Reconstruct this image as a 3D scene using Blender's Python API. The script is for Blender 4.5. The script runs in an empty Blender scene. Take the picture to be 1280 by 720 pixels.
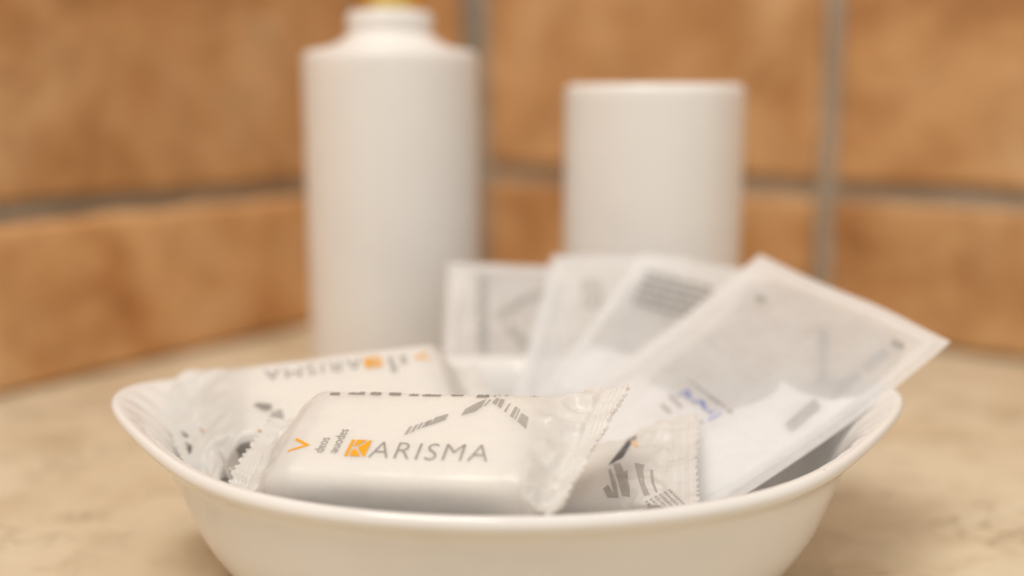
import bpy, bmesh, math, random
import numpy as np
from mathutils import Vector, Matrix, noise
from mathutils.bvhtree import BVHTree

R = math.radians
scene = bpy.context.scene
COL = scene.collection

# ------------------------------------------------------------------ camera
H = 0.119                    # lens height above the counter
PITCH = R(10.3)
FPX = 1326.0                 # focal length in pixels of the 1280-wide photograph
cam_d = bpy.data.cameras.new('camera')
cam = bpy.data.objects.new('camera', cam_d)
COL.objects.link(cam)
cam.location = (0, 0, H)
cam.rotation_euler = (R(90) - PITCH, 0, 0)
cam_d.sensor_width = 36.0
cam_d.lens = FPX / 1280 * 36.0
cam_d.clip_start = 0.01
cam_d.clip_end = 20
cam_d.dof.use_dof = True
cam_d.dof.focus_distance = 0.229
cam_d.dof.aperture_fstop = 3.5
cam_d.dof.aperture_blades = 9
scene.camera = cam

# ------------------------------------------------------------------ world and lamps
w = bpy.data.worlds.new('World')
scene.world = w
w.use_nodes = True
bg = w.node_tree.nodes['Background']
bg.inputs[0].default_value = (1.0, 0.95, 0.90, 1)
bg.inputs[1].default_value = 0.66


def lamp(name, kind, loc, target, energy, size, color):
    d = bpy.data.lights.new(name, kind)
    d.energy = energy
    d.color = color
    if kind == 'AREA':
        d.shape = 'DISK'
        d.size = size
    else:
        d.shadow_soft_size = size
    o = bpy.data.objects.new(name, d)
    COL.objects.link(o)
    o.location = loc
    o.rotation_euler = (Vector(target) - Vector(loc)).to_track_quat('-Z', 'Y').to_euler()
    return o


lamp('ceiling_lamp', 'AREA', (-0.35, -0.32, 1.38), (0, 0.3, 0), 13.5, 0.7, (1.0, 0.925, 0.825))
lamp('downlight', 'POINT', (0.45, 0.05, 1.35), (0, 0.3, 0), 5.5, 0.035, (1.0, 0.90, 0.78))
lamp('downlight', 'POINT', (-0.15, 0.15, 1.35), (0, 0.3, 0), 2.6, 0.035, (1.0, 0.91, 0.80))

scene.view_settings.view_transform = 'Standard'
scene.view_settings.look = 'None'
scene.view_settings.exposure = 0.0
scene.view_settings.gamma = 1.0
scene.view_settings.use_curve_mapping = False
scene.render.engine = 'CYCLES'
scene.cycles.use_denoising = True
scene.cycles.max_bounces = 12
scene.cycles.transparent_max_bounces = 24
scene.cycles.caustics_reflective = False
scene.cycles.caustics_refractive = False


# ------------------------------------------------------------------ pixels -> rays
def ray(u, v):
    x = (u - 640.0) / FPX
    y = -(v - 360.0) / FPX
    c, s = math.cos(PITCH), math.sin(PITCH)
    return Vector((x, c + y * s, y * c - s))


CAM = Vector((0, 0, H))


def at(u, v, d):
    """point on the ray of a pixel whose distance along the counter is d"""
    r = ray(u, v)
    return CAM + r * (d / r.y)


# ------------------------------------------------------------------ materials
def mat(name):
    m = bpy.data.materials.new(name)
    m.use_nodes = True
    nt = m.node_tree
    return m, nt, nt.nodes['Principled BSDF'], nt.nodes['Material Output']


def N(nt, kind, **kw):
    n = nt.nodes.new(kind)
    for k, v in kw.items():
        setattr(n, k, v)
    return n


def ramp(nt, stops):
    r = nt.nodes.new('ShaderNodeValToRGB')
    el = r.color_ramp.elements
    el[0].position, el[0].color = stops[0][0], (*stops[0][1], 1)
    el[1].position, el[1].color = stops[-1][0], (*stops[-1][1], 1)
    for p, c in stops[1:-1]:
        e = el.new(p)
        e.color = (*c, 1)
    return r


def noise_tex(nt, vec, scale, detail=4, rough=0.55, dist=0.0):
    n = nt.nodes.new('ShaderNodeTexNoise')
    n.inputs['Scale'].default_value = scale
    n.inputs['Detail'].default_value = detail
    n.inputs['Roughness'].default_value = rough
    n.inputs['Distortion'].default_value = dist
    nt.links.new(vec, n.inputs['Vector'])
    return n


def mixc(nt, a, b, fac, mode='MIX'):
    m = nt.nodes.new('ShaderNodeMix')
    m.data_type = 'RGBA'
    m.blend_type = mode
    for sock, val in ((0, fac), (6, a), (7, b)):
        if hasattr(val, 'node'):
            nt.links.new(val, m.inputs[sock])
        elif isinstance(val, (int, float)):
            m.inputs[sock].default_value = val
        else:
            m.inputs[sock].default_value = (*val, 1)
    return m.outputs[2]


def bump(nt, height, strength, dist):
    b = nt.nodes.new('ShaderNodeBump')
    b.inputs['Strength'].default_value = strength
    b.inputs['Distance'].default_value = dist
    nt.links.new(height, b.inputs['Height'])
    return b.outputs[0]


def make_tile_mat():
    m, nt, p, out = mat('terracotta')
    tc = N(nt, 'ShaderNodeTexCoord')
    oi = N(nt, 'ShaderNodeObjectInfo')
    off = N(nt, 'ShaderNodeVectorMath', operation='ADD')
    sc = N(nt, 'ShaderNodeVectorMath', operation='SCALE')
    comb = N(nt, 'ShaderNodeCombineXYZ')
    for i in range(3):
        nt.links.new(oi.outputs['Random'], comb.inputs[i])
    nt.links.new(comb.outputs[0], sc.inputs[0])
    sc.inputs['Scale'].default_value = 7.3
    nt.links.new(tc.outputs['Object'], off.inputs[0])
    nt.links.new(sc.outputs[0], off.inputs[1])
    n1 = noise_tex(nt, off.outputs[0], 15, 5, 0.62, 0.6)
    n2 = noise_tex(nt, off.outputs[0], 34, 6, 0.65)
    n3 = noise_tex(nt, off.outputs[0], 420, 3, 0.6)
    r1 = ramp(nt, [(0.28, (0.42, 0.195, 0.070)), (0.43, (0.59, 0.325, 0.140)), (0.58, (0.71, 0.44, 0.220)),
                   (0.72, (0.78, 0.54, 0.32))])
    nt.links.new(n1.outputs['Fac'], r1.inputs['Fac'])
    r2 = ramp(nt, [(0.32, (0.62, 0.55, 0.48)), (0.58, (1, 1, 1))])
    nt.links.new(n2.outputs['Fac'], r2.inputs['Fac'])
    c = mixc(nt, r1.outputs[0], r2.outputs[0], 0.55, 'MULTIPLY')
    r3 = ramp(nt, [(0.35, (0.86, 0.84, 0.82)), (0.6, (1, 1, 1))])
    nt.links.new(n3.outputs['Fac'], r3.inputs['Fac'])
    c = mixc(nt, c, r3.outputs[0], 0.6, 'MULTIPLY')
    rr = ramp(nt, [(0.0, (0.88, 0.86, 0.84)), (1.0, (1.08, 1.06, 1.04))])
    nt.links.new(oi.outputs['Random'], rr.inputs['Fac'])
    c = mixc(nt, c, rr.outputs[0], 1.0, 'MULTIPLY')
    nt.links.new(c, p.inputs['Base Color'])
    p.inputs['Roughness'].default_value = 0.5
    p.inputs['Specular IOR Level'].default_value = 0.35
    nt.links.new(bump(nt, n2.outputs['Fac'], 0.35, 0.002), p.inputs['Normal'])
    return m


def make_grout_mat():
    m, nt, p, out = mat('grout')
    tc = N(nt, 'ShaderNodeTexCoord')
    n = noise_tex(nt, tc.outputs['Object'], 160, 5, 0.7)
    n2 = noise_tex(nt, tc.outputs['Object'], 18, 3)
    r = ramp(nt, [(0.3, (0.33, 0.295, 0.24)), (0.7, (0.58, 0.53, 0.45))])
    nt.links.new(n.outputs['Fac'], r.inputs['Fac'])
    r2 = ramp(nt, [(0.35, (0.7, 0.68, 0.64)), (0.65, (1, 1, 1))])
    nt.links.new(n2.outputs['Fac'], r2.inputs['Fac'])
    nt.links.new(mixc(nt, r.outputs[0], r2.outputs[0], 0.8, 'MULTIPLY'), p.inputs['Base Color'])
    p.inputs['Roughness'].default_value = 0.9
    nt.links.new(bump(nt, n.outputs['Fac'], 0.6, 0.001), p.inputs['Normal'])
    return m


def make_marble_mat():
    m, nt, p, out = mat('beige_marble')
    tc = N(nt, 'ShaderNodeTexCoord')
    mp = N(nt, 'ShaderNodeMapping')
    mp.inputs['Rotation'].default_value = (0, 0, R(24))
    mp.inputs['Scale'].default_value = (1.0, 1.35, 1.0)
    nt.links.new(tc.outputs['Object'], mp.inputs['Vector'])
    v = mp.outputs[0]
    n1 = noise_tex(nt, v, 9, 6, 0.6, 0.5)
    n2 = noise_tex(nt, v, 42, 7, 0.7, 0.5)
    n3 = noise_tex(nt, v, 300, 4, 0.7)
    r1 = ramp(nt, [(0.28, (0.57, 0.46, 0.31)), (0.42, (0.64, 0.545, 0.39)), (0.56, (0.69, 0.605, 0.455)),
                   (0.72, (0.74, 0.67, 0.53))])
    nt.links.new(n1.outputs['Fac'], r1.inputs['Fac'])
    r2 = ramp(nt, [(0.30, (0.62, 0.52, 0.40)), (0.52, (1, 1, 1))])
    nt.links.new(n2.outputs['Fac'], r2.inputs['Fac'])
    c = mixc(nt, r1.outputs[0], r2.outputs[0], 0.42, 'MULTIPLY')
    # thin broken brown veins
    nv = noise_tex(nt, v, 13, 8, 0.68, 0.9)
    rv = ramp(nt, [(0.484, (0, 0, 0)), (0.498, (1, 1, 1)), (0.502, (1, 1, 1)), (0.516, (0, 0, 0))])
    nt.links.new(nv.outputs['Fac'], rv.inputs['Fac'])
    nm = noise_tex(nt, v, 24, 3, 0.6)
    rm = ramp(nt, [(0.48, (0, 0, 0)), (0.66, (0.6, 0.6, 0.6))])
    nt.links.new(nm.outputs['Fac'], rm.inputs['Fac'])
    fac = mixc(nt, rv.outputs[0], rm.outputs[0], 1.0, 'MULTIPLY')
    c = mixc(nt, c, (0.22, 0.135, 0.065), fac)
    # short hairline cracks
    nh = noise_tex(nt, v, 38, 10, 0.72, 0.4)
    rh = ramp(nt, [(0.482, (0, 0, 0)), (0.497, (1, 1, 1)), (0.503, (1, 1, 1)), (0.518, (0, 0, 0))])
    nt.links.new(nh.outputs['Fac'], rh.inputs['Fac'])
    nk_ = noise_tex(nt, v, 17, 4, 0.6)
    rk = ramp(nt, [(0.52, (0, 0, 0)), (0.64, (0.8, 0.8, 0.8))])
    nt.links.new(nk_.outputs['Fac'], rk.inputs['Fac'])
    c = mixc(nt, c, (0.20, 0.13, 0.07), mixc(nt, rh.outputs[0], rk.outputs[0], 1.0, 'MULTIPLY'))
    # small dark pits
    r3 = ramp(nt, [(0.24, (0.5, 0.42, 0.33)), (0.36, (1, 1, 1))])
    nt.links.new(n3.outputs['Fac'], r3.inputs['Fac'])
    c = mixc(nt, c, r3.outputs[0], 0.7, 'MULTIPLY')
    nt.links.new(c, p.inputs['Base Color'])
    p.inputs['Roughness'].default_value = 0.66
    p.inputs['Specular IOR Level'].default_value = 0.35
    nt.links.new(bump(nt, n2.outputs['Fac'], 0.12, 0.0008), p.inputs['Normal'])
    return m


def make_plain(name, col, rough, spec=0.5, coat=0.0, sss=0.0, metal=0.0, bumps=None, subsurf_r=(0.004, 0.003, 0.002)):
    m, nt, p, out = mat(name)
    p.inputs['Base Color'].default_value = (*col, 1)
    p.inputs['Roughness'].default_value = rough
    p.inputs['Specular IOR Level'].default_value = spec
    p.inputs['Coat Weight'].default_value = coat
    p.inputs['Coat Roughness'].default_value = 0.06
    p.inputs['Metallic'].default_value = metal
    if sss:
        p.inputs['Subsurface Weight'].default_value = sss
        p.inputs['Subsurface Radius'].default_value = subsurf_r
        p.inputs['Subsurface Scale'].default_value = 1.0
    tc = N(nt, 'ShaderNodeTexCoord')
    n = noise_tex(nt, tc.outputs['Object'], 60 if not bumps else bumps[0], 4)
    r = ramp(nt, [(0.3, tuple(c * 0.95 for c in col)), (0.7, col)])
    nt.links.new(n.outputs['Fac'], r.inputs['Fac'])
    nt.links.new(r.outputs[0], p.inputs['Base Color'])
    if bumps:
        nt.links.new(bump(nt, n.outputs['Fac'], bumps[1], bumps[2]), p.inputs['Normal'])
    return m


def make_ceramic():
    m, nt, p, out = mat('white_glazed_ceramic')
    tc = N(nt, 'ShaderNodeTexCoord')
    p.inputs['Roughness'].default_value = 0.07
    p.inputs['Specular IOR Level'].default_value = 0.5
    n = noise_tex(nt, tc.outputs['Object'], 30, 3)
    # tiny kiln specks
    vo = N(nt, 'ShaderNodeTexVoronoi')
    vo.inputs['Scale'].default_value = 48
    nt.links.new(tc.outputs['Object'], vo.inputs['Vector'])
    rs = ramp(nt, [(0.016, (0.45, 0.33, 0.22)), (0.030, (1, 1, 1))])
    nt.links.new(vo.outputs['Distance'], rs.inputs['Fac'])
    r = ramp(nt, [(0.3, (0.75, 0.74, 0.725)), (0.7, (0.80, 0.792, 0.78))])
    nt.links.new(n.outputs['Fac'], r.inputs['Fac'])
    nt.links.new(mixc(nt, r.outputs[0], rs.outputs[0], 0.8, 'MULTIPLY'), p.inputs['Base Color'])
    nt.links.new(bump(nt, n.outputs['Fac'], 0.08, 0.002), p.inputs['Normal'])
    return m


def make_film(name, col, clear, transl, rough, bscale=180):
    """thin white plastic film: part see-through, part diffusing, soft sheen"""
    m, nt, p, out = mat(name)
    tc = N(nt, 'ShaderNodeTexCoord')
    n = noise_tex(nt, tc.outputs['Object'], bscale, 4, 0.6)
    p.inputs['Base Color'].default_value = (*col, 1)
    p.inputs['Roughness'].default_value = rough
    p.inputs['Specular IOR Level'].default_value = 0.45
    nrm = bump(nt, n.outputs['Fac'], 0.18, 0.0006)
    nt.links.new(nrm, p.inputs['Normal'])
    tl = N(nt, 'ShaderNodeBsdfTranslucent')
    tl.inputs[0].default_value = (*col, 1)
    tr = N(nt, 'ShaderNodeBsdfTransparent')
    m1 = N(nt, 'ShaderNodeMixShader')
    m1.inputs[0].default_value = transl
    nt.links.new(p.outputs[0], m1.inputs[1])
    nt.links.new(tl.outputs[0], m1.inputs[2])
    m2 = N(nt, 'ShaderNodeMixShader')
    r = ramp(nt, [(0.3, (clear * 0.8,) * 3), (0.7, (min(1, clear * 1.2),) * 3)])
    nt.links.new(n.outputs['Fac'], r.inputs['Fac'])
    nt.links.new(r.outputs[0], m2.inputs[0])
    nt.links.new(m1.outputs[0], m2.inputs[1])
    nt.links.new(tr.outputs[0], m2.inputs[2])
    nt.links.new(m2.outputs[0], out.inputs['Surface'])
    return m


def make_ink(name, col, clear=0.0):
    m, nt, p, out = mat(name)
    tc = N(nt, 'ShaderNodeTexCoord')
    n = noise_tex(nt, tc.outputs['Object'], 500, 3)
    r = ramp(nt, [(0.3, tuple(c * 0.88 for c in col)), (0.7, col)])
    nt.links.new(n.outputs['Fac'], r.inputs['Fac'])
    nt.links.new(r.outputs[0], p.inputs['Base Color'])
    p.inputs['Roughness'].default_value = 0.45
    if clear:
        tr = N(nt, 'ShaderNodeBsdfTransparent')
        m2 = N(nt, 'ShaderNodeMixShader')
        m2.inputs[0].default_value = clear
        nt.links.new(p.outputs[0], m2.inputs[1])
        nt.links.new(tr.outputs[0], m2.inputs[2])
        nt.links.new(m2.outputs[0], out.inputs['Surface'])
    return m


M_TILE = make_tile_mat()
M_GROUT = make_grout_mat()
M_MARBLE = make_marble_mat()
M_CERAMIC = make_ceramic()
M_BOTTLE = make_plain('white_bottle_plastic', (0.82, 0.808, 0.79), 0.32, 0.45, bumps=(40, 0.05, 0.001))
M_BRASS = make_plain('brass', (0.85, 0.62, 0.22), 0.45, metal=1.0)
M_SOAP = make_plain('white_soap', (0.86, 0.84, 0.80), 0.5, 0.3, sss=0.7)
M_FILM = make_film('pearl_wrapper_film', (0.92, 0.912, 0.895), 0.22, 0.40, 0.22)
M_SACHET = make_film('frosted_sachet_film', (0.91, 0.915, 0.925), 0.42, 0.40, 0.28, 90)
M_SEAL = make_film('sachet_seal_film', (0.93, 0.93, 0.935), 0.42, 0.35, 0.30, 90)
M_INSERT = make_film('grey_insert_film', (0.55, 0.53, 0.51), 0.42, 0.3, 0.5, 60)
M_WHITE_IN = make_plain('white_content_paper', (0.80, 0.80, 0.81), 0.7, 0.2, bumps=(120, 0.2, 0.001))
M_GREY = make_ink('grey_ink', (0.30, 0.285, 0.27))
M_LGREY = make_ink('light_grey_ink', (0.42, 0.40, 0.375), 0.25)
M_FAINT = make_ink('faint_grey_ink', (0.40, 0.38, 0.37), 0.45)
M_DARK = make_ink('dark_grey_ink', (0.10, 0.10, 0.105))
M_ORANGE = make_ink('orange_ink', (0.83, 0.40, 0.012))
M_WHITE_INK = make_ink('white_ink', (0.86, 0.84, 0.81))
M_BLUE = make_ink('blue_ink', (0.17, 0.23, 0.58), 0.25)


# ------------------------------------------------------------------ mesh helpers
def mesh_obj(name, verts, faces, material, parent=None, smooth=True):
    me = bpy.data.meshes.new(name)
    me.from_pydata([tuple(v) for v in verts], [], faces)
    me.update()
    if smooth:
        me.polygons.foreach_set('use_smooth', [True] * len(me.polygons))
    if material:
        me.materials.append(material)
    o = bpy.data.objects.new(name, me)
    COL.objects.link(o)
    if parent:
        o.parent = parent
    return o


def bm_obj(name, bm, material, parent=None, smooth=True):
    me = bpy.data.meshes.new(name)
    bm.to_mesh(me)
    bm.free()
    if smooth:
        me.polygons.foreach_set('use_smooth', [True] * len(me.polygons))
    me.materials.append(material)
    o = bpy.data.objects.new(name, me)
    COL.objects.link(o)
    if parent:
        o.parent = parent
    return o


def tag(o, label, cat, group=None):
    o['label'] = label
    o['category'] = cat
    if group:
        o['group'] = group
    return o


def empty(name, matrix):
    o = bpy.data.objects.new(name, None)
    o.empty_display_size = 0.01
    COL.objects.link(o)
    o.matrix_world = matrix
    return o


def catmull(pts, n):
    """smooth curve through pts, n samples per span"""
    P = [np.array(p, float) for p in pts]
    P = [2 * P[0] - P[1]] + P + [2 * P[-1] - P[-2]]
    out = []
    for i in range(1, len(P) - 2):
        for k in range(n):
            t = k / n
            a, b, c, d = P[i - 1], P[i], P[i + 1], P[i + 2]
            out.append(0.5 * (2 * b + (c - a) * t + (2 * a - 5 * b + 4 * c - d) * t * t + (3 * b - a - 3 * c + d) * t ** 3))
    out.append(P[-2])
    return out


def lathe(profile, seg=96):
    """profile [(r, z)] -> verts, faces; r == 0 closes with a fan"""
    verts, faces = [], []
    rings = []
    for r, z in profile:
        if r < 1e-6:
            rings.append([len(verts)])
            verts.append((0, 0, z))
        else:
            rings.append(list(range(len(verts), len(verts) + seg)))
            for k in range(seg):
                a = 2 * math.pi * k / seg
                verts.append((r * math.cos(a), r * math.sin(a), z))
    for a, b in zip(rings, rings[1:]):
        for k in range(seg):
            k2 = (k + 1) % seg
            if len(a) == 1:
                faces.append((a[0], b[k2], b[k]))
            elif len(b) == 1:
                faces.append((a[k], a[k2], b[0]))
            else:
                faces.append((a[k], a[k2], b[k2], b[k]))
    return verts, faces


def sstep(a, b, x):
    t = min(1.0, max(0.0, (x - a) / (b - a)))
    return t * t * (3 - 2 * t)


def lerp(a, b, t):
    return a + (b - a) * t


# ------------------------------------------------------------------ counter and tiled walls
A_YAW = R(36.6)
CORNER = Vector((-0.0226, 0.654, 0))
DL = Vector((-math.sin(A_YAW), -math.cos(A_YAW), 0))     # along the left wall, towards the camera
DR = Vector((math.cos(A_YAW), -math.sin(A_YAW), 0))      # along the right wall, towards the camera

v = [CORNER - DL * 0.02 - DR * 0.02, CORNER - DL * 0.02 + DR * 1.0, CORNER + DL * 1.0 + DR * 1.0, CORNER + DL * 1.0 - DR * 0.02]
cv = [p + Vector((0, 0, 0)) for p in v] + [p + Vector((0, 0, -0.03)) for p in v]
counter = mesh_obj('countertop', cv, [(3, 2, 1, 0), (4, 5, 6, 7), (0, 1, 5, 4), (1, 2, 6, 5), (2, 3, 7, 6), (3, 0, 4, 7)],
                   M_MARBLE, smooth=False)
counter.data.flip_normals() if counter.data.polygons[0].normal.z < 0 else None
counter['kind'] = 'structure'


def tile_mesh(w_, h_, seed):
    """a hand-made clay tile: rounded uneven edges, gently dished face; local x along, y up, z out"""
    n = 26
    th, r = 0.009, 0.0035
    xs = [0, 0.0012, 0.0025, 0.004] + [lerp(0.006, w_ - 0.006, i / (n - 1)) for i in range(n)] + [w_ - 0.004, w_ - 0.0025, w_ - 0.0012, w_]
    ys = [0, 0.0012, 0.0025, 0.004] + [lerp(0.006, h_ - 0.006, i / (n - 1)) for i in range(n)] + [h_ - 0.004, h_ - 0.0025, h_ - 0.0012, h_]
    verts, faces = [], []
    nx, ny = len(xs), len(ys)
    for j, y in enumerate(ys):
        for i, x in enumerate(xs):
            d = max(0.0, min(x, w_ - x, y, h_ - y))
            z = 0.0
            if d < r:
                z = -(r - math.sqrt(max(0, r * r - (r - d) ** 2)))
            z += 0.0007 * noise.noise(Vector((x * 22, y * 22, seed * 3.7)))
            e = 0.0011
            dx = e * noise.noise(Vector((y * 45, seed * 1.3, 5 if x < w_ / 2 else 9))) if min(x, w_ - x) < 0.005 else 0
            dy = e * noise.noise(Vector((x * 45, seed * 2.3, 15 if y < h_ / 2 else 19))) if min(y, h_ - y) < 0.005 else 0
            verts.append((x + dx, y + dy, z + th))
    for j in range(ny - 1):
        for i in range(nx - 1):
            a = j * nx + i
            faces.append((a, a + 1, a + nx + 1, a + nx))
    border = [i for i in range(nx)] + [j * nx + nx - 1 for j in range(1, ny)] + [(ny - 1) * nx + i for i in range(nx - 2, -1, -1)] + [j * nx for j in range(ny - 2, 0, -1)]
    base = len(verts)
    for b in border:
        verts.append((verts[b][0], verts[b][1], 0.0))
    L = len(border)
    for k in range(L):
        k2 = (k + 1) % L
        faces.append((border[k2], border[k], base + k, base + k2))
    return verts, faces


def build_wall(name, along, normal, spans, rows):
    # wall face (grout) sits 6 mm behind the tile faces
    zax = Vector((0, 0, 1))
    face = CORNER - normal * 0.006
    mtx = Matrix.Translation(face) @ Matrix((along, zax, normal)).transposed().to_4x4()
    x0, x1, y0, y1, t = -0.02, 0.98, 0.0, 0.52, -0.03
    vs = [(x0, y0, 0), (x1, y0, 0), (x1, y1, 0), (x0, y1, 0), (x0, y0, t), (x1, y0, t), (x1, y1, t), (x0, y1, t)]
    o = mesh_obj(name, vs, [(0, 1, 2, 3), (7, 6, 5, 4), (1, 0, 4, 5), (2, 1, 5, 6), (3, 2, 6, 7), (0, 3, 7, 4)], M_GROUT, smooth=False)
    o.matrix_world = mtx
    o['kind'] = 'structure'
    s = 0
    for (a, b) in spans:
        for (c, d) in rows:
            s += 1
            tv, tf = tile_mesh(b - a, d - c, s + (50 if name == 'wall_right' else 0))
            tl = mesh_obj('tile', tv, tf, M_TILE, o)
            tl.location = (a, c, -0.003 + 0.0006 * math.sin(s * 2.1))
    return o


ROWS = [(0.001, 0.0685), (0.0775, 0.2865), (0.2955, 0.5035)]
wl = build_wall('wall_left', DL, DR, [(0.009, 0.092), (0.101, 0.309), (0.318, 0.526), (0.535, 0.743), (0.752, 0.96)], ROWS)
wr = build_wall('wall_right', DR, DL, [(0.008, 0.2150), (0.2240, 0.432), (0.441, 0.649), (0.658, 0.866)], ROWS)

# ------------------------------------------------------------------ dish
DC = Vector((-0.0010, 0.2513, 0))
prof = [  # half length, half width, height, weight of the raised ears, weight of the fluting
    (0.0001, 0.0001, 0.0030, 0, 0), (0.050, 0.031, 0.0030, 0, 0), (0.053, 0.034, 0.0014, 0, 0), (0.0570, 0.0375, 0.0006, 0, 0), (0.0615, 0.0410, 0.0014, 0, 0),
    (0.0683, 0.0472, 0.0065, 0, 0), (0.0750, 0.0535, 0.0165, 0.03, 0), (0.0788, 0.0572, 0.0265, 0.10, 0), (0.0806, 0.0592, 0.0325, 0.22, 0),
    (0.0825, 0.0606, 0.0352, 0.52, 0), (0.0850, 0.0624, 0.0369, 0.82, 0), (0.0865, 0.0635, 0.0384, 0.99, 0), (0.0866, 0.0635, 0.0398, 1.0, 0), (0.0856, 0.0625, 0.0408, 0.93, 0),
    (0.0832, 0.0606, 0.0402, 0.70, 0.6), (0.0805, 0.0582, 0.0376, 0.42, 1), (0.0780, 0.0560, 0.0330, 0.22, 0.8), (0.0758, 0.0540, 0.0260, 0.08, 0.2), (0.0722, 0.0502, 0.0150, 0.02, 0),
    (0.0660, 0.0445, 0.0085, 0, 0), (0.052, 0.034, 0.0062, 0, 0), (0.03, 0.02, 0.0060, 0, 0), (0.0001, 0.0001, 0.0060, 0, 0)]
cur = catmull(prof, 5)
SEG = 256
dv, df = [], []
for (a, b, z, ear, f) in cur:
    a, b, f = max(a, 1e-4), max(b, 1e-4), max(0, f)
    for k in range(SEG):
        th = 2 * math.pi * k / SEG
        c = abs(math.cos(th))
        x = (a + ear * 0.0092 * c ** 13) * math.cos(th)
        zz = z + ear * 0.0075 * c ** 6.8 + f * 0.0005 * c ** 8 * math.cos(th * 60)
        dv.append((x, b * math.sin(th), zz))
nr = len(cur)
for i in range(nr - 1):
    for k in range(SEG):
        k2 = (k + 1) % SEG
        df.append((i * SEG + k, i * SEG + k2, (i + 1) * SEG + k2, (i + 1) * SEG + k))
dish = mesh_obj('oval_dish', dv, df, M_CERAMIC)
dish.location = DC
dish.rotation_euler = (0, 0, R(0.3))
tag(dish, 'white glazed ceramic oval dish with flared fluted ends holding the soaps and sachets', 'dish')

# ------------------------------------------------------------------ bottle and canister
bp = at(494, 360, 0.381)
bottle = empty('dispenser_bottle', Matrix.Translation((bp.x, 0.381, 0)))
tag(bottle, 'tall white plastic bottle with rounded shoulder and narrow neck behind the dish', 'bottle')
pr = [(0.0, 0.0015), (0.020, 0.0010), (0.0268, 0.0), (0.0293, 0.0010), (0.0304, 0.004), (0.0307, 0.010), (0.0308, 0.06), (0.0308, 0.118), (0.0308, 0.1290),
      (0.0305, 0.1322), (0.0294, 0.1338), (0.0262, 0.1347), (0.0222, 0.1354), (0.0190, 0.1366), (0.0168, 0.1382), (0.0156, 0.1392)]
bv, bf = lathe([tuple(max(0, c) for c in p) for p in catmull(pr, 4)])
mesh_obj('body', bv, bf, M_BOTTLE, bottle)
nk = [(0.0156, 0.1392), (0.0146, 0.1400), (0.0142, 0.1408), (0.0147, 0.1416), (0.0151, 0.1428), (0.0151, 0.1454), (0.0145, 0.1470), (0.0128, 0.1476), (0.0122, 0.1470), (0.0120, 0.141)]
bv, bf = lathe(catmull(nk, 4))
mesh_obj('neck', bv, bf, M_BOTTLE, bottle)
bv, bf = lathe(catmull([(0.0119, 0.142), (0.0120, 0.1505), (0.0116, 0.1535), (0.0095, 0.1545), (0.0055, 0.1547), (0.0050, 0.1560), (0.0050, 0.163), (0.0042, 0.1638), (0.0, 0.1640)], 4), 64)
col_ = mesh_obj('collar', [(a, b, c) for a, b, c in bv], bf, M_BRASS, bottle)
col_['label'] = 'brass coloured collar in the bottle neck'

cp = at(815, 240, 0.372)
can = empty('canister', Matrix.Translation((cp.x, 0.372, 0)))
tag(can, 'short plain white cylindrical canister with flat rounded top behind the sachets', 'canister')
pr = [(0.0, 0.0015), (0.022, 0.0010), (0.0275, 0.0), (0.0300, 0.0010), (0.0310, 0.004), (0.0313, 0.012), (0.0314, 0.06), (0.0314, 0.112), (0.0313, 0.1198),
      (0.0308, 0.1216), (0.0297, 0.1226), (0.0270, 0.1229), (0.0255, 0.1226), (0.0250, 0.1218)]
bv, bf = lathe([tuple(max(0, c) for c in p) for p in catmull(pr, 4)])
mesh_obj('body', [(x * 0.985, y * 0.985, z) for x, y, z in bv], bf, M_BOTTLE, can)
bv, bf = lathe([tuple(max(0, c) for c in p) for p in catmull([(0.0250, 0.1218), (0.0247, 0.1216), (0.018, 0.1219), (0.008, 0.1220), (0.0, 0.1220)], 4)])
mesh_obj('top', [(x * 0.985, y * 0.985, z) for x, y, z in bv], bf, M_BOTTLE, can)

# ------------------------------------------------------------------ print helpers
def refine(bm, maxlen, it=5):
    for _ in range(it):
        bmesh.ops.triangulate(bm, faces=bm.faces)
        es = [e for e in bm.edges if e.calc_length() > maxlen]
        if not es:
            break
        bmesh.ops.subdivide_edges(bm, edges=es, cuts=1)
    bmesh.ops.triangulate(bm, faces=bm.faces)


def polys_bm(polys, maxlen):
    bm = bmesh.new()
    for p in polys:
        vs = [bm.verts.new((x, y, 0)) for x, y in p]
        if len(vs) >= 3:
            bm.faces.new(vs)
    refine(bm, maxlen)
    return bm


def text_bm(txt, size=1.0, thin=0.0, spacing=1.0):
    c = bpy.data.curves.new('lettering_curve', 'FONT')
    c.body = txt
    c.size = size
    c.offset = thin
    c.space_character = spacing
    c.resolution_u = 4
    o = bpy.data.objects.new('lettering_curve', c)
    COL.objects.link(o)
    bpy.context.view_layer.update()
    dg = bpy.context.evaluated_depsgraph_get()
    me = o.evaluated_get(dg).to_mesh()
    bm = bmesh.new()
    bm.from_mesh(me)
    o.evaluated_get(dg).to_mesh_clear()
    bpy.data.objects.remove(o)
    bpy.data.curves.remove(c)
    return bm


def fit_bm(bm, x0, x1, y0, y1, rot=0):
    """fit the flat drawing into a rectangle after turning it by rot quarter turns"""
    for v_ in bm.verts:
        x, y = v_.co.x, v_.co.y
        for _ in range(rot % 4):
            x, y = -y, x
        v_.co.x, v_.co.y = x, y
    xs = [v_.co.x for v_ in bm.verts]
    ys = [v_.co.y for v_ in bm.verts]
    ax, bx, ay, by = min(xs), max(xs), min(ys), max(ys)
    for v_ in bm.verts:
        v_.co.x = lerp(x0, x1, (v_.co.x - ax) / (bx - ax))
        v_.co.y = lerp(y0, y1, (v_.co.y - ay) / (by - ay))
    return bm


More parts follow.
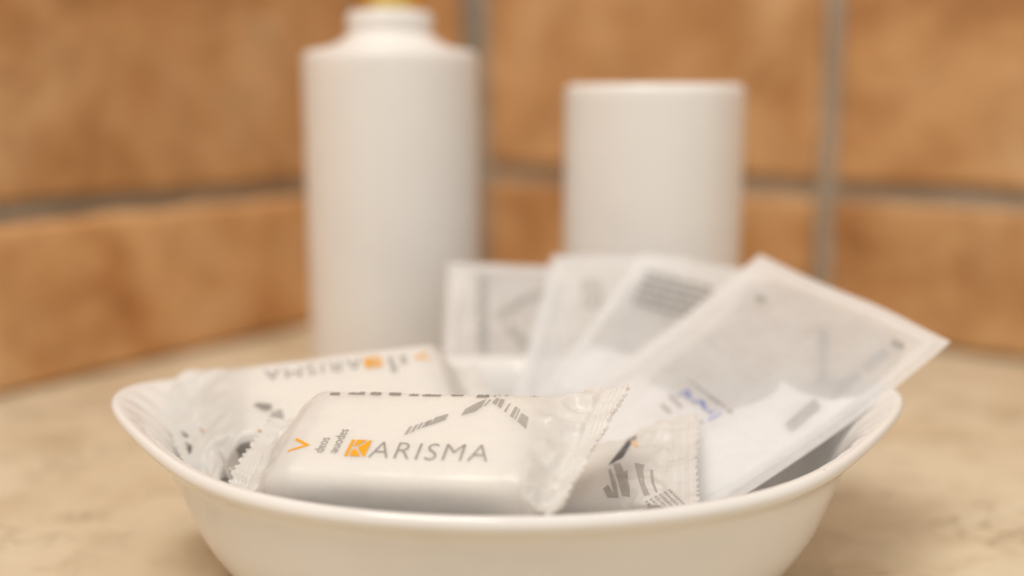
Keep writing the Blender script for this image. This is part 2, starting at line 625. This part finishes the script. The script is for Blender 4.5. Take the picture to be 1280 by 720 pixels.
class Surface:
    """print target: a film mesh in its own local coordinates"""

    def __init__(self, obj_, mtx):
        self.o = obj_
        self.m = mtx
        self.inv = mtx.inverted()
        me = obj_.data
        self.bvh = BVHTree.FromPolygons([tuple(v_.co) for v_ in me.vertices], [tuple(p.vertices) for p in me.polygons])

    def put(self, bm, name, material, origin_dir, lift=0.00012):
        bad = []
        for v_ in bm.verts:
            o, d = origin_dir(v_.co)
            hit, nrm, i, dist = self.bvh.ray_cast(o, d)
            if hit is None:
                bad.append(v_)
            else:
                if nrm.dot(d) > 0:
                    nrm = -nrm
                v_.co = hit + nrm * lift
        if bad:
            bmesh.ops.delete(bm, geom=bad, context='VERTS')
        # drop faces torn across a fold
        long_ = [f for f in bm.faces if max(e.calc_length() for e in f.edges) > 0.006]
        bmesh.ops.delete(bm, geom=long_, context='FACES')
        if not bm.faces:
            bm.free()
            return None
        return bm_obj(name, bm, material, self.o)

    def px(self, polys, name, material, lift=0.00012, joined=False):
        """polygons given in photograph pixels, one part each unless too small to pick apart"""
        o = self.inv @ CAM
        rot = self.inv.to_3x3()
        for grp in ([polys] if joined else [[p_] for p_ in polys]):
            r_ = self.put(polys_bm(grp, 3.0), name, material, lambda c: (o, (rot @ ray(c.x, c.y)).normalized()), lift)
            if joined and r_:
                r_['kind'] = 'stuff'

    def down(self, bm, name, material, lift=0.00012):
        return self.put(bm, name, material, lambda c: (Vector((c.x, c.y, 0.06)), Vector((0, 0, -1))), lift)


def zoomed(polys, ox, oy, s):
    return [[(ox + x / s, oy + y / s) for x, y in p] for p in polys]


# ------------------------------------------------------------------ wrapped soaps
LB, WB, TB = 0.0492, 0.0310, 0.0160        # bar length, width, thickness


def soap_bar_mesh():
    """pillow-edged bar, local origin at the centre of its underside"""
    verts, faces = [], []
    nu, nv = 64, 40
    for j in range(nv + 1):
        ph = -math.pi / 2 + math.pi * j / nv
        for i in range(nu):
            th = 2 * math.pi * i / nu
            def sp(c, e):
                return math.copysign(abs(c) ** e, c)
            cx, sx = sp(math.cos(th), 0.22), sp(math.sin(th), 0.22)
            cp_, sp_ = sp(math.cos(ph), 0.34), sp(math.sin(ph), 0.40)
            verts.append((LB / 2 * cx * cp_, WB / 2 * sx * cp_, TB / 2 * sp_ + TB / 2))
    for j in range(nv):
        for i in range(nu):
            i2 = (i + 1) % nu
            faces.append((j * nu + i, j * nu + i2, (j + 1) * nu + i2, (j + 1) * nu + i))
    return verts, faces


def wrapper_mesh(seed, left, right, wr_amp=1.0):
    """flow-pack film sleeve. left / right = dict(len, drop, dy, curl, tw): how each end falls"""
    nx_bar, nx_end, ns = 40, 54, 176
    rows = []
    for e, side in ((left, -1), (right, 1)):
        seq = []
        for i in range(nx_end + 1):
            t = (i / nx_end)
            seq.append((side, t, e))
        rows.append(seq)
    order = list(reversed(rows[0])) + [(0, i / nx_bar, None) for i in range(1, nx_bar)] + rows[1]
    verts = []
    hb, wb = TB / 2 + 0.0005, WB / 2 + 0.0006
    for (side, t, e) in order:
        if side == 0:
            x0 = lerp(-LB / 2, LB / 2, t)
            tt = 0.0
        else:
            x0 = side * (LB / 2 + 0.0004 + t * e['len'])
            tt = t
        # the film begins to narrow a little before the bar's end
        edge = max(0.0, (abs(x0) - (LB / 2 - 0.005)) / 0.005)
        k = sstep(0.0, 0.62, tt)
        hh = lerp(hb, 0.00022, k ** 0.8)
        ww = lerp(wb, wb + TB * (0.30 if not e else e.get('spread', 0.30)), k)
        crimp = sstep(0.62, 0.70, tt)
        expn = lerp(4.6, 2.2, sstep(0.0, 0.5, tt))
        if side == 0:
            fall, dy, tw = 0.0, 0.0, 0.0
        else:
            fall = e['drop'] * sstep(0, 0.55, tt) + e['curl'] * max(0, tt - 0.3) ** 2 * 2
            dy = e['dy'] * tt ** 1.5
            tw = e['tw'] * tt ** 1.3
        for j in range(ns):
            a = 2 * math.pi * j / ns
            c, s = math.cos(a), math.sin(a)
            cc = math.copysign(abs(c) ** (2 / expn), c)
            ss = math.copysign(abs(s) ** (2 / expn), s)
            y, z = ww * cc, hh * ss
            if crimp > 0:
                z = lerp(z, math.copysign(0.00018, s) if abs(s) > 0.02 else 0.0, crimp)
            x = x0
            # folds radiate from the seal to the bar, sharp crested
            if side:
                g = sstep(0.0, 0.3, tt) * (1 - 0.55 * crimp)
                up = 1 if s >= 0 else 0.6
                q = Vector((x0 * 40 * 1.0, y * 190 + (3.3 if s < 0 else 0), seed * 5.1 + side))
                r1 = 1 - 2 * abs(noise.noise(q))
                r2 = 1 - 2 * abs(noise.noise(Vector((x0 * 150 + y * 120, y * 210 - x0 * 90, seed * 2.7 + side))))
                r3 = noise.noise(Vector((x0 * 70, y * 75, seed * 9.1 + side)))
                d = wr_amp * g * (0.0011 * r1 + 0.0006 * r2 + 0.0016 * r3)
                z += d * up
                y += wr_amp * g * 0.0006 * noise.noise(Vector((x0 * 210, y * 60, seed)))
                # seal ribs and pinked edge
                if crimp > 0:
                    z += crimp * 0.00016 * math.sin(x0 * 2 * math.pi / 0.0011)
                    wav = 0.0017 * noise.noise(Vector((y * 90, seed * 3.0, side * 2.0)))
                    z += crimp * wav * e.get('wave', 1.0)
                if tt > 0.985:
                    x += side * 0.00034 * (1 if (int((y + 0.1 + 0.0006 * noise.noise(Vector((y * 300, seed, 1)))) / 0.0010) % 2) else -1)
                z += fall
                y2 = y * math.cos(tw) - (z - fall) * math.sin(tw)
                z2 = y * math.sin(tw) + (z - fall) * math.cos(tw)
                y, z = y2 + dy, z2 + fall
                x -= side * 0.35 * abs(fall) * tt
                x += e.get('sk', 0.0) * y * tt
            else:
                # slack film over the bar
                n1 = noise.noise(Vector((x0 * 90, y * 55 + z * 120, seed * 7.7)))
                n2 = 1 - 2 * abs(noise.noise(Vector((x0 * 60 + y * 60, y * 80, seed * 4.4))))
                m_ = wr_amp * (0.00016 * n1 + 0.00022 * n2 * min(1.0, edge))
                z += m_ if s > 0 else -m_
                y += 0.0002 * noise.noise(Vector((x0 * 120, z * 200, seed))) * (1 if c > 0 else -1)
            verts.append((x, y, z + TB / 2))
    faces = []
    nr_ = len(order)
    for i in range(nr_ - 1):
        for j in range(ns):
            j2 = (j + 1) % ns
            faces.append((i * ns + j, (i + 1) * ns + j, (i + 1) * ns + j2, i * ns + j2))
    return verts, faces


BAR_V, BAR_F = soap_bar_mesh()


def soap_pack(label, mtx, seed, left, right, amp=1.0):
    root = empty('soap_pack', mtx)
    tag(root, label, 'soap', 'wrapped soaps lying in the dish')
    mesh_obj('bar', BAR_V, BAR_F, M_SOAP, root)
    wv, wf = wrapper_mesh(seed, left, right, amp)
    wp = mesh_obj('wrapper', wv, wf, M_FILM, root)
    return root, Surface(wp, mtx)


def top_at(p, yaw, roll, tilt, head=0.0):
    """matrix of a bar whose top face is centred on p"""
    rot = Matrix.Rotation(yaw, 4, 'Z') @ Matrix.Rotation(roll, 4, 'Y') @ Matrix.Rotation(tilt, 4, 'X') @ Matrix.Rotation(head, 4, 'Z')
    return Matrix.Translation(p) @ rot @ Matrix.Translation((0, 0, -TB))


def logo_print(S):
    """the brand line printed along the front of the top face"""
    k = 1.07
    x0, w_ = -0.0107 * k, 0.0042 * k
    y0, y1 = -0.0091 * k, -0.0043 * k

    def q(a, b):
        return (x0 + w_ * a, lerp(y0, y1, b))
    # orange square cut by a white K
    sq = [[q(0, 0), q(0.17, 0), q(0.17, 1), q(0, 1)],
          [q(0.25, 0), q(0.80, 0), q(0.38, 0.46), q(0.25, 0.36)],
          [q(0.25, 0.50), q(0.78, 1), q(0.25, 1)],
          [q(0.91, 0), q(1, 0), q(1, 1), q(0.90, 1), q(0.45, 0.53)]]
    for p_ in sq:
        S.down(polys_bm([p_], 0.0007), 'logo_piece', M_ORANGE)
    b = text_bm('ARISMA', 1.0, -0.016, 1.14)
    fit_bm(b, -0.0058 * k, 0.0176 * k, -0.0093 * k, -0.0046 * k)
    refine(b, 0.0009, 3)
    S.down(b, 'lettering', M_GREY)
    for txt, a, c, t0, t1 in (('sapone', -0.01435, -0.01235, -0.0084, -0.0012), ('soap', -0.0173, -0.0153, -0.0084, -0.0040)):
        b = text_bm(txt, 1.0, 0.0)
        fit_bm(b, a * k, c * k, t0 * k, t1 * k, 3)
        refine(b, 0.0009, 3)
        S.down(b, 'lettering', M_GREY)
    xv, ym = -0.0186 * k, -0.0064 * k
    S.down(polys_bm([[(xv, ym), (xv - 0.0039, ym + 0.0020), (xv - 0.0040, ym + 0.0012), (xv - 0.0014, ym - 0.0001)],
                     [(xv, ym), (xv - 0.0014, ym - 0.0001), (xv - 0.0042, ym - 0.0021), (xv - 0.0041, ym - 0.0027)]], 0.0007), 'arrow', M_ORANGE)


def flat(ln, drop=-0.004, dy=0, curl=0, tw=0, **k):
    return dict(len=ln, drop=drop, dy=dy, curl=curl, tw=tw, **k)


# front soap, its top tilted towards the lens
MA = top_at(Vector((-0.0213, 0.2141, 0.0498)), R(-13.0), R(-2.5), R(19.8))
ra, SA = soap_pack('wrapped white soap on top at the front, brand lettering reading upright', MA, 1.0,
                   flat(0.0165, -0.002, 0.003, 0.0, 0.0, spread=-0.25), flat(0.0158, 0.003, 0.001, 0.002, R(-1), spread=0.26, sk=0.22, wave=1.2), 1.6)
logo_print(SA)
Z2 = [[(0, 345), (20, 320), (108, 295), (85, 335), (0, 365)], [(187, 308), (215, 265), (290, 225), (350, 200), (320, 250), (280, 280)],
      [(330, 247), (370, 203), (382, 207), (345, 243)], [(385, 225), (415, 193), (435, 197), (412, 240)], [(420, 245), (440, 200), (470, 205), (442, 262)],
      [(460, 280), (495, 230), (508, 228), (475, 288)], [(500, 310), (535, 248), (555, 258), (520, 325)], [(528, 330), (560, 262), (568, 270), (538, 336)],
      [(548, 345), (575, 290), (622, 320), (605, 398)], [(-40, 372), (-30, 345), (0, 330), (0, 365)]]
SA.px(zoomed(Z2, 540, 460, 5.14), 'printed_stripe', M_LGREY)
Z1 = [[(845, 435), (880, 380), (905, 372), (875, 425)], [(885, 422), (920, 368), (945, 360), (915, 408)], [(925, 402), (955, 355), (975, 350), (950, 392)], [(958, 390), (985, 348), (1015, 338), (1000, 375)]]
SA.px(zoomed(Z1, 340, 460, 5.14), 'printed_stripe', M_FAINT)
ZB = [[(x / 5.14 + 340, y0), (x1 / 5.14 + 340, y0 + 0.3), (x1 / 5.14 + 339, y0 + 3.6), (x / 5.14 + 338, y0 + 3.3)]
      for x, x1, y0 in ((380, 440, 488.5), (500, 600, 487.5), (640, 705, 488.0), (760, 832, 488.5), (890, 945, 489), (975, 1090, 489.5))] + \
     [[(565, 489.5), (581, 490), (579, 493), (564, 492.7)], [(595, 494.5), (599, 490), (613, 490), (611, 494.5)], [(617, 494), (620, 490.5), (622, 490.5), (619, 494)],
      [(623, 493), (625, 490.5), (628, 490.5), (626, 493)], [(631, 493), (633, 490.5), (643, 491), (642, 492.5)], [(655, 492.5), (657, 490.8), (674, 493), (666, 494)]]
SA.px([[(x, y + 2.5) for x, y in p_] for p_ in ZB], 'printed_stripe', M_GREY)

# back-left soap, turned round so its lettering stands on its head
MB = top_at(Vector((-0.0436, 0.2618, 0.0465)), R(13.8), R(-4.0), R(20.5), R(180))
rb, SB = soap_pack('wrapped white soap behind the front one, brand lettering upside down', MB, 2.0,
                   flat(0.018, -0.005, 0.0, -0.002, 0), flat(0.0205, 0.0042, 0.0115, 0.000, R(-1), spread=0.42, sk=-0.26), 1.0)
logo_print(SB)

# lower soap, mostly under the front one; only its crumpled right end comes out
MC = top_at(Vector((-0.0020, 0.2375, 0.0305)), R(-11), R(-11), R(8))
rc, SC = soap_pack('wrapped soap under the others with crumpled pinked end and striped print showing', MC, 3.0,
                   flat(0.009, 0.004, spread=0.0), flat(0.0235, 0.0070, -0.002, 0.001, R(2), spread=0.36), 1.4)
# deepest soap at the left, carrying the upside-down one
MD = Matrix.Translation((-0.0410, 0.2510, 0.0130)) @ Matrix.Rotation(R(24), 4, 'Z') @ Matrix.Rotation(R(2), 4, 'Y')
rd, SD = soap_pack('wrapped soap deepest in the dish, mostly covered by the upside-down lettered soap', MD, 4.0,
                   flat(0.011, 0.008, 0.0, 0.006, 0, spread=0.0), flat(0.010, -0.002), 1.1)

C3 = [[(105, 320), (125, 303), (170, 288), (195, 245), (188, 215), (205, 190), (250, 172), (245, 188), (215, 195), (205, 213), (222, 212), (205, 238), (180, 280), (118, 314)]]
SC.px(zoomed(C3, 734, 502, 4), 'printed_mark', M_DARK)
SC.px(zoomed([[(222, 196), (252, 200), (250, 207), (222, 204)], [(226, 212), (255, 222), (252, 229), (224, 220)]], 734, 502, 4), 'printed_mark', M_ORANGE)
CS = [[(160, 430), (175, 425), (205, 510), (215, 570), (195, 570)], [(185, 400), (222, 395), (270, 510), (272, 565), (232, 560), (200, 450)], [(240, 440), (258, 430), (262, 470), (250, 480)],
      [(292, 395), (345, 405), (335, 430), (345, 500), (370, 555), (340, 560), (312, 480)], [(370, 430), (385, 430), (390, 490), (410, 545), (395, 540), (375, 490)], [(135, 525), (160, 505), (205, 570), (160, 570)]]
SC.px(zoomed(CS, 720, 480, 4), 'printed_stripe', M_LGREY)
SC.px(zoomed([[(598, 295), (630, 278), (622, 303)], [(608, 335), (640, 328), (648, 340), (620, 347)], [(620, 378), (662, 383), (645, 402), (652, 386)], [(635, 428), (665, 429), (660, 435)]], 720, 480, 4), 'printed_edge_mark', M_DARK)
rng = random.Random(5)
txt = []
for row in range(6):
    s0 = row / 6.0
    ax, ay = lerp(345, 480, s0), lerp(590, 520, s0)
    x, y = ax, ay
    for g in range(7):
        ln = rng.uniform(7, 15)
        dx, dy = 0.72, 0.69
        txt.append([(x, y), (x + 11, y - 7), (x + 11 + ln * dx, y - 7 + ln * dy), (x + ln * dx, y + ln * dy)])
        x += (ln + 4) * dx
        y += (ln + 4) * dy
        if y > 628 - (x - 240) * 0.0:
            break
SC.px(zoomed(txt, 720, 480, 4), 'small_print', M_LGREY, joined=True)

BS = [[(545, 268), (570, 255), (640, 262), (635, 290), (600, 295)], [(455, 490), (480, 460), (530, 445), (535, 490), (490, 515), (470, 510)], [(470, 515), (485, 512), (490, 550), (478, 550)]]
SB.px(zoomed(BS, 180, 440, 4), 'printed_stripe', M_GREY)
SB.px(zoomed([[(640, 300), (690, 285), (700, 330), (620, 420), (605, 370)]], 180, 440, 4), 'printed_stripe', M_FAINT)
SB.px(zoomed([[(570, 390), (600, 385), (605, 400), (575, 412)], [(272, 378), (290, 400), (305, 405), (290, 385)]], 180, 440, 4), 'printed_mark', make_ink('brown_orange_ink', (0.45, 0.22, 0.08)))
ZE = [[(185, 395), (215, 415), (225, 425), (205, 428)], [(205, 450), (245, 475), (232, 490)], [(212, 470), (240, 490), (228, 515)]]
ZF = [[(205, 520), (240, 515), (275, 545), (250, 575), (215, 540)], [(300, 610), (388, 608), (388, 617), (335, 622)]]
SB.px(zoomed(ZE, 180, 440, 4), 'printed_edge_mark', M_DARK)
SD.px(zoomed(ZF, 180, 440, 4), 'printed_edge_mark', M_GREY)


# ------------------------------------------------------------------ sachets
def sachet(label, tl, tr, br, bl, seed, bulge=0.0022, bend=0.003, seam=0.085):
    P = [Vector(at(*p)) for p in (tl, tr, br, bl)]
    base = (P[2] + P[3]) / 2
    root = empty('sachet', Matrix.Translation(base))
    tag(root, label, 'sachet', 'frosted plastic sachets leaning in the dish')
    n = (P[1] - P[0]).cross(P[3] - P[0]).normalized()
    if n.dot(CAM - P[0]) < 0:
        n = -n
    lx, ly = (P[1] - P[0]).length, (P[3] - P[0]).length
    G = 56
    sx, sy = seam, seam * lx / ly

    def pos(s, t, k):
        q = P[0] * (1 - s) * (1 - t) + P[1] * s * (1 - t) + P[2] * s * t + P[3] * (1 - s) * t
        a = max(0.0, min((s - sx) / (1 - 2 * sx), 1.0))
        b = max(0.0, min((t - sy) / (1 - 2 * sy), 1.0))
        f = (math.sin(math.pi * a) * math.sin(math.pi * b)) ** 0.45 if a * b * (1 - a) * (1 - b) > 0 else 0.0
        d = k * (0.00006 + bulge * f)
        d += bend * (4 * (t - 0.5) ** 2 - 0.5) + 0.0012 * noise.noise(Vector((s * 2.2, t * 2.2, seed)))
        # stiff little puckers running in from the seal
        r_ = 1 - 2 * abs(noise.noise(Vector((s * 7, t * 4, seed * 3 + k))))
        d += 0.00055 * r_ * f * k
        return q + n * d - base

    vs = [pos(i / G, j / G, 1) for j in range(G + 1) for i in range(G + 1)]
    fs = [(j * (G + 1) + i, j * (G + 1) + i + 1, (j + 1) * (G + 1) + i + 1, (j + 1) * (G + 1) + i) for j in range(G) for i in range(G)]
    front = mesh_obj('front_film', vs, fs, M_SACHET, root)
    vs2 = [pos(i / G, j / G, -1) for j in range(G + 1) for i in range(G + 1)]
    mesh_obj('back_film', vs2, [tuple(reversed(f)) for f in fs], M_SACHET, root)

    # heat-sealed border: two thin raised ribs round the edge
    def strip(s0, s1, t0, t1, name):
        K = 40
        vv, ff = [], []
        for i in range(K + 1):
            for j in range(4):
                s = lerp(s0, s1, i / K) if abs(s1 - s0) > abs(t1 - t0) else lerp(s0, s1, j / 3)
                t = lerp(t0, t1, j / 3) if abs(s1 - s0) > abs(t1 - t0) else lerp(t0, t1, i / K)
                vv.append(pos(s, t, 1) + n * (0.00016 if j in (0, 3) else 0.00034))
        for i in range(K):
            for j in range(3):
                ff.append((i * 4 + j, (i + 1) * 4 + j, (i + 1) * 4 + j + 1, i * 4 + j + 1))
        mesh_obj(name, vv, ff, M_SEAL, root)
    wx, wy = sx * 0.42, sy * 0.42
    strip(sx * 0.5, 1 - sx * 0.5, sy * 0.45, sy * 0.45 + wy, 'seal')
    strip(sx * 0.45, sx * 0.45 + wx, sy * 0.9, 1 - sy * 0.5, 'seal')
    strip(1 - sx * 0.45 - wx, 1 - sx * 0.45, sy * 0.9, 1 - sy * 0.5, 'seal')
    mid = [pos(i / G, j / G, 0) for j in range(G + 1) for i in range(G + 1)]
    mo = mesh_obj('contents_guide', mid, fs, None)
    bpy.context.view_layer.update()
    S = Surface(front, Matrix.Translation(base))
    Smid = Surface(mo, Matrix.Translation(base))
    Smid.o = root
    bpy.data.objects.remove(mo)
    return root, S, Smid


def rnd(poly, n=6):
    """close a pixel outline with a smooth curve"""
    P = [np.array(p, float) for p in poly]
    L = len(P)
    out = []
    for i in range(L):
        a, b, c, d = P[i - 1], P[i], P[(i + 1) % L], P[(i + 2) % L]
        for k in range(n):
            t = k / n
            q = 0.5 * (2 * b + (c - a) * t + (2 * a - 5 * b + 4 * c - d) * t * t + (3 * b - a - 3 * c + d) * t ** 3)
            out.append((q[0], q[1]))
    return out


def band(x0, y0, x1, y1, w_):
    dx, dy = x1 - x0, y1 - y0
    l = math.hypot(dx, dy)
    nx, ny = -dy / l * w_ / 2, dx / l * w_ / 2
    return [(x0 + nx, y0 + ny), (x1 + nx, y1 + ny), (x1 - nx, y1 - ny), (x0 - nx, y0 - ny)]


def text_rows(x0, y0, x1, y1, down, rows, h, seed):
    """rows of unreadably small print: broken word-length bars"""
    rg = random.Random(seed)
    out = []
    L = math.hypot(x1 - x0, y1 - y0)
    ux, uy = (x1 - x0) / L, (y1 - y0) / L
    for r_ in range(rows):
        p = 0
        end = L * rg.uniform(0.8, 1.0)
        while p < end:
            ln = min(rg.uniform(5, 16), end - p)
            if ln < 2:
                break
            sx_, sy_ = x0 + down[0] * r_ + ux * p, y0 + down[1] * r_ + uy * p
            out.append(band(sx_, sy_, sx_ + ux * ln, sy_ + uy * ln, h))
            p += ln + rg.uniform(1.5, 3)
    return out


r1, S1, I1 = sachet('upright frosted sachet beside the tall bottle, K strokes and a column of small print', (560, 331, 0.341), (712, 337, 0.342), (712, 520, 0.306), (550, 512, 0.304), 1.0)
I1.px([rnd([(590, 343), (640, 341), (692, 345), (694, 400), (692, 445), (668, 472), (635, 478), (604, 466), (591, 440), (589, 390)])], 'insert', M_INSERT, 0)
S1.px(text_rows(600, 345, 601, 455, (6.5, 0), 2, 4.8, 3), 'small_print', M_GREY, joined=True)
S1.px([band(622, 398, 652, 376, 9), band(652, 376, 686, 366, 9), band(634, 408, 676, 446, 10)], 'printed_stripe', M_LGREY)

r2, S2, I2 = sachet('frosted sachet wedged between the upright one and the slanted one with a text block', (690, 322, 0.336), (862, 326, 0.338), (815, 520, 0.294), (640, 505, 0.297), 2.0)
S2.px(text_rows(727, 352, 757, 353, (0, 7.5), 5, 4.8, 8), 'small_print', M_LGREY, joined=True)

r3, S3, I3 = sachet('slanted frosted sachet with a dark block of small print under its top edge', (800, 322, 0.328), (965, 345, 0.330), (850, 525, 0.278), (668, 498, 0.284), 3.0)
S3.px(text_rows(808, 341, 905, 366, (-4.2, 9.0), 5, 6.4, 4), 'small_print', M_GREY, joined=True)
I3.px([rnd([(800, 350), (905, 375), (880, 410), (840, 430), (790, 440), (745, 432), (742, 415), (770, 385)])], 'insert', M_INSERT, 0)

r4, S4, I4 = sachet('large frosted sachet slanting over the dish end, with blue scribble print', (950, 323, 0.312), (1188, 432, 0.262), (888, 650, 0.2225), (650, 540, 0.2640), 4.0, bulge=0.0026)
I4.px([rnd([(905, 400), (948, 352), (1040, 385), (1128, 430), (1090, 486), (1040, 498), (1000, 488), (978, 474), (962, 494), (915, 511), (870, 506), (835, 488), (815, 470)])], 'insert', M_INSERT, 0)
I4.px([[(835, 489), (870, 507), (915, 512), (962, 495), (978, 475), (1000, 489), (1040, 499), (1086, 490), (1010, 545), (930, 602), (880, 632), (780, 585), (690, 535), (745, 500), (800, 472)]], 'contents', M_WHITE_IN, -0.0003)
I3.px([rnd([(742, 436), (790, 444), (840, 434), (872, 430), (850, 500), (790, 500), (710, 488), (700, 475)])], 'contents', M_WHITE_IN, -0.0003)
I1.px([rnd([(592, 448), (604, 470), (635, 482), (668, 476), (695, 450), (695, 500), (640, 503), (585, 496)])], 'contents', M_WHITE_IN, -0.0003)
S4.px([band(944, 371, 957, 376, 9), band(1115, 427, 1130, 434, 9)], 'registration_mark', M_LGREY)
I4.px([band(1029, 414, 1030, 452, 13), band(1030, 452, 1027, 480, 11), band(1080, 462, 1108, 440, 11), band(1040, 492, 1074, 466, 9), band(985, 536, 1022, 504, 12), band(885, 428, 895, 432, 7)], 'printed_stripe', M_GREY, 0.0004)
Z7 = 8.0
S4.px(zoomed([band(330, 130, 700, 400, 26), band(520, 280, 640, 360, 34), band(700, 430, 770, 440, 46), band(130, 270, 260, 400, 40), band(50, 370, 150, 450, 42), band(380, 500, 420, 520, 38), band(430, 535, 480, 550, 38)], 820, 460, Z7), 'small_print', M_FAINT, joined=True)
scr = [(215, 285), (320, 215), (335, 250), (290, 280), (345, 300), (390, 350), (440, 330), (480, 335), (455, 375), (500, 365), (470, 415), (530, 420), (535, 465), (600, 425)]
S4.px(zoomed([band(*scr[i], *scr[i + 1], 18) for i in range(len(scr) - 1)] + [band(520, 525, 640, 465, 20), band(300, 270, 350, 260, 26), band(440, 335, 480, 400, 26), band(640, 465, 655, 430, 12)], 820, 460, Z7), 'scribble', M_BLUE, joined=True)
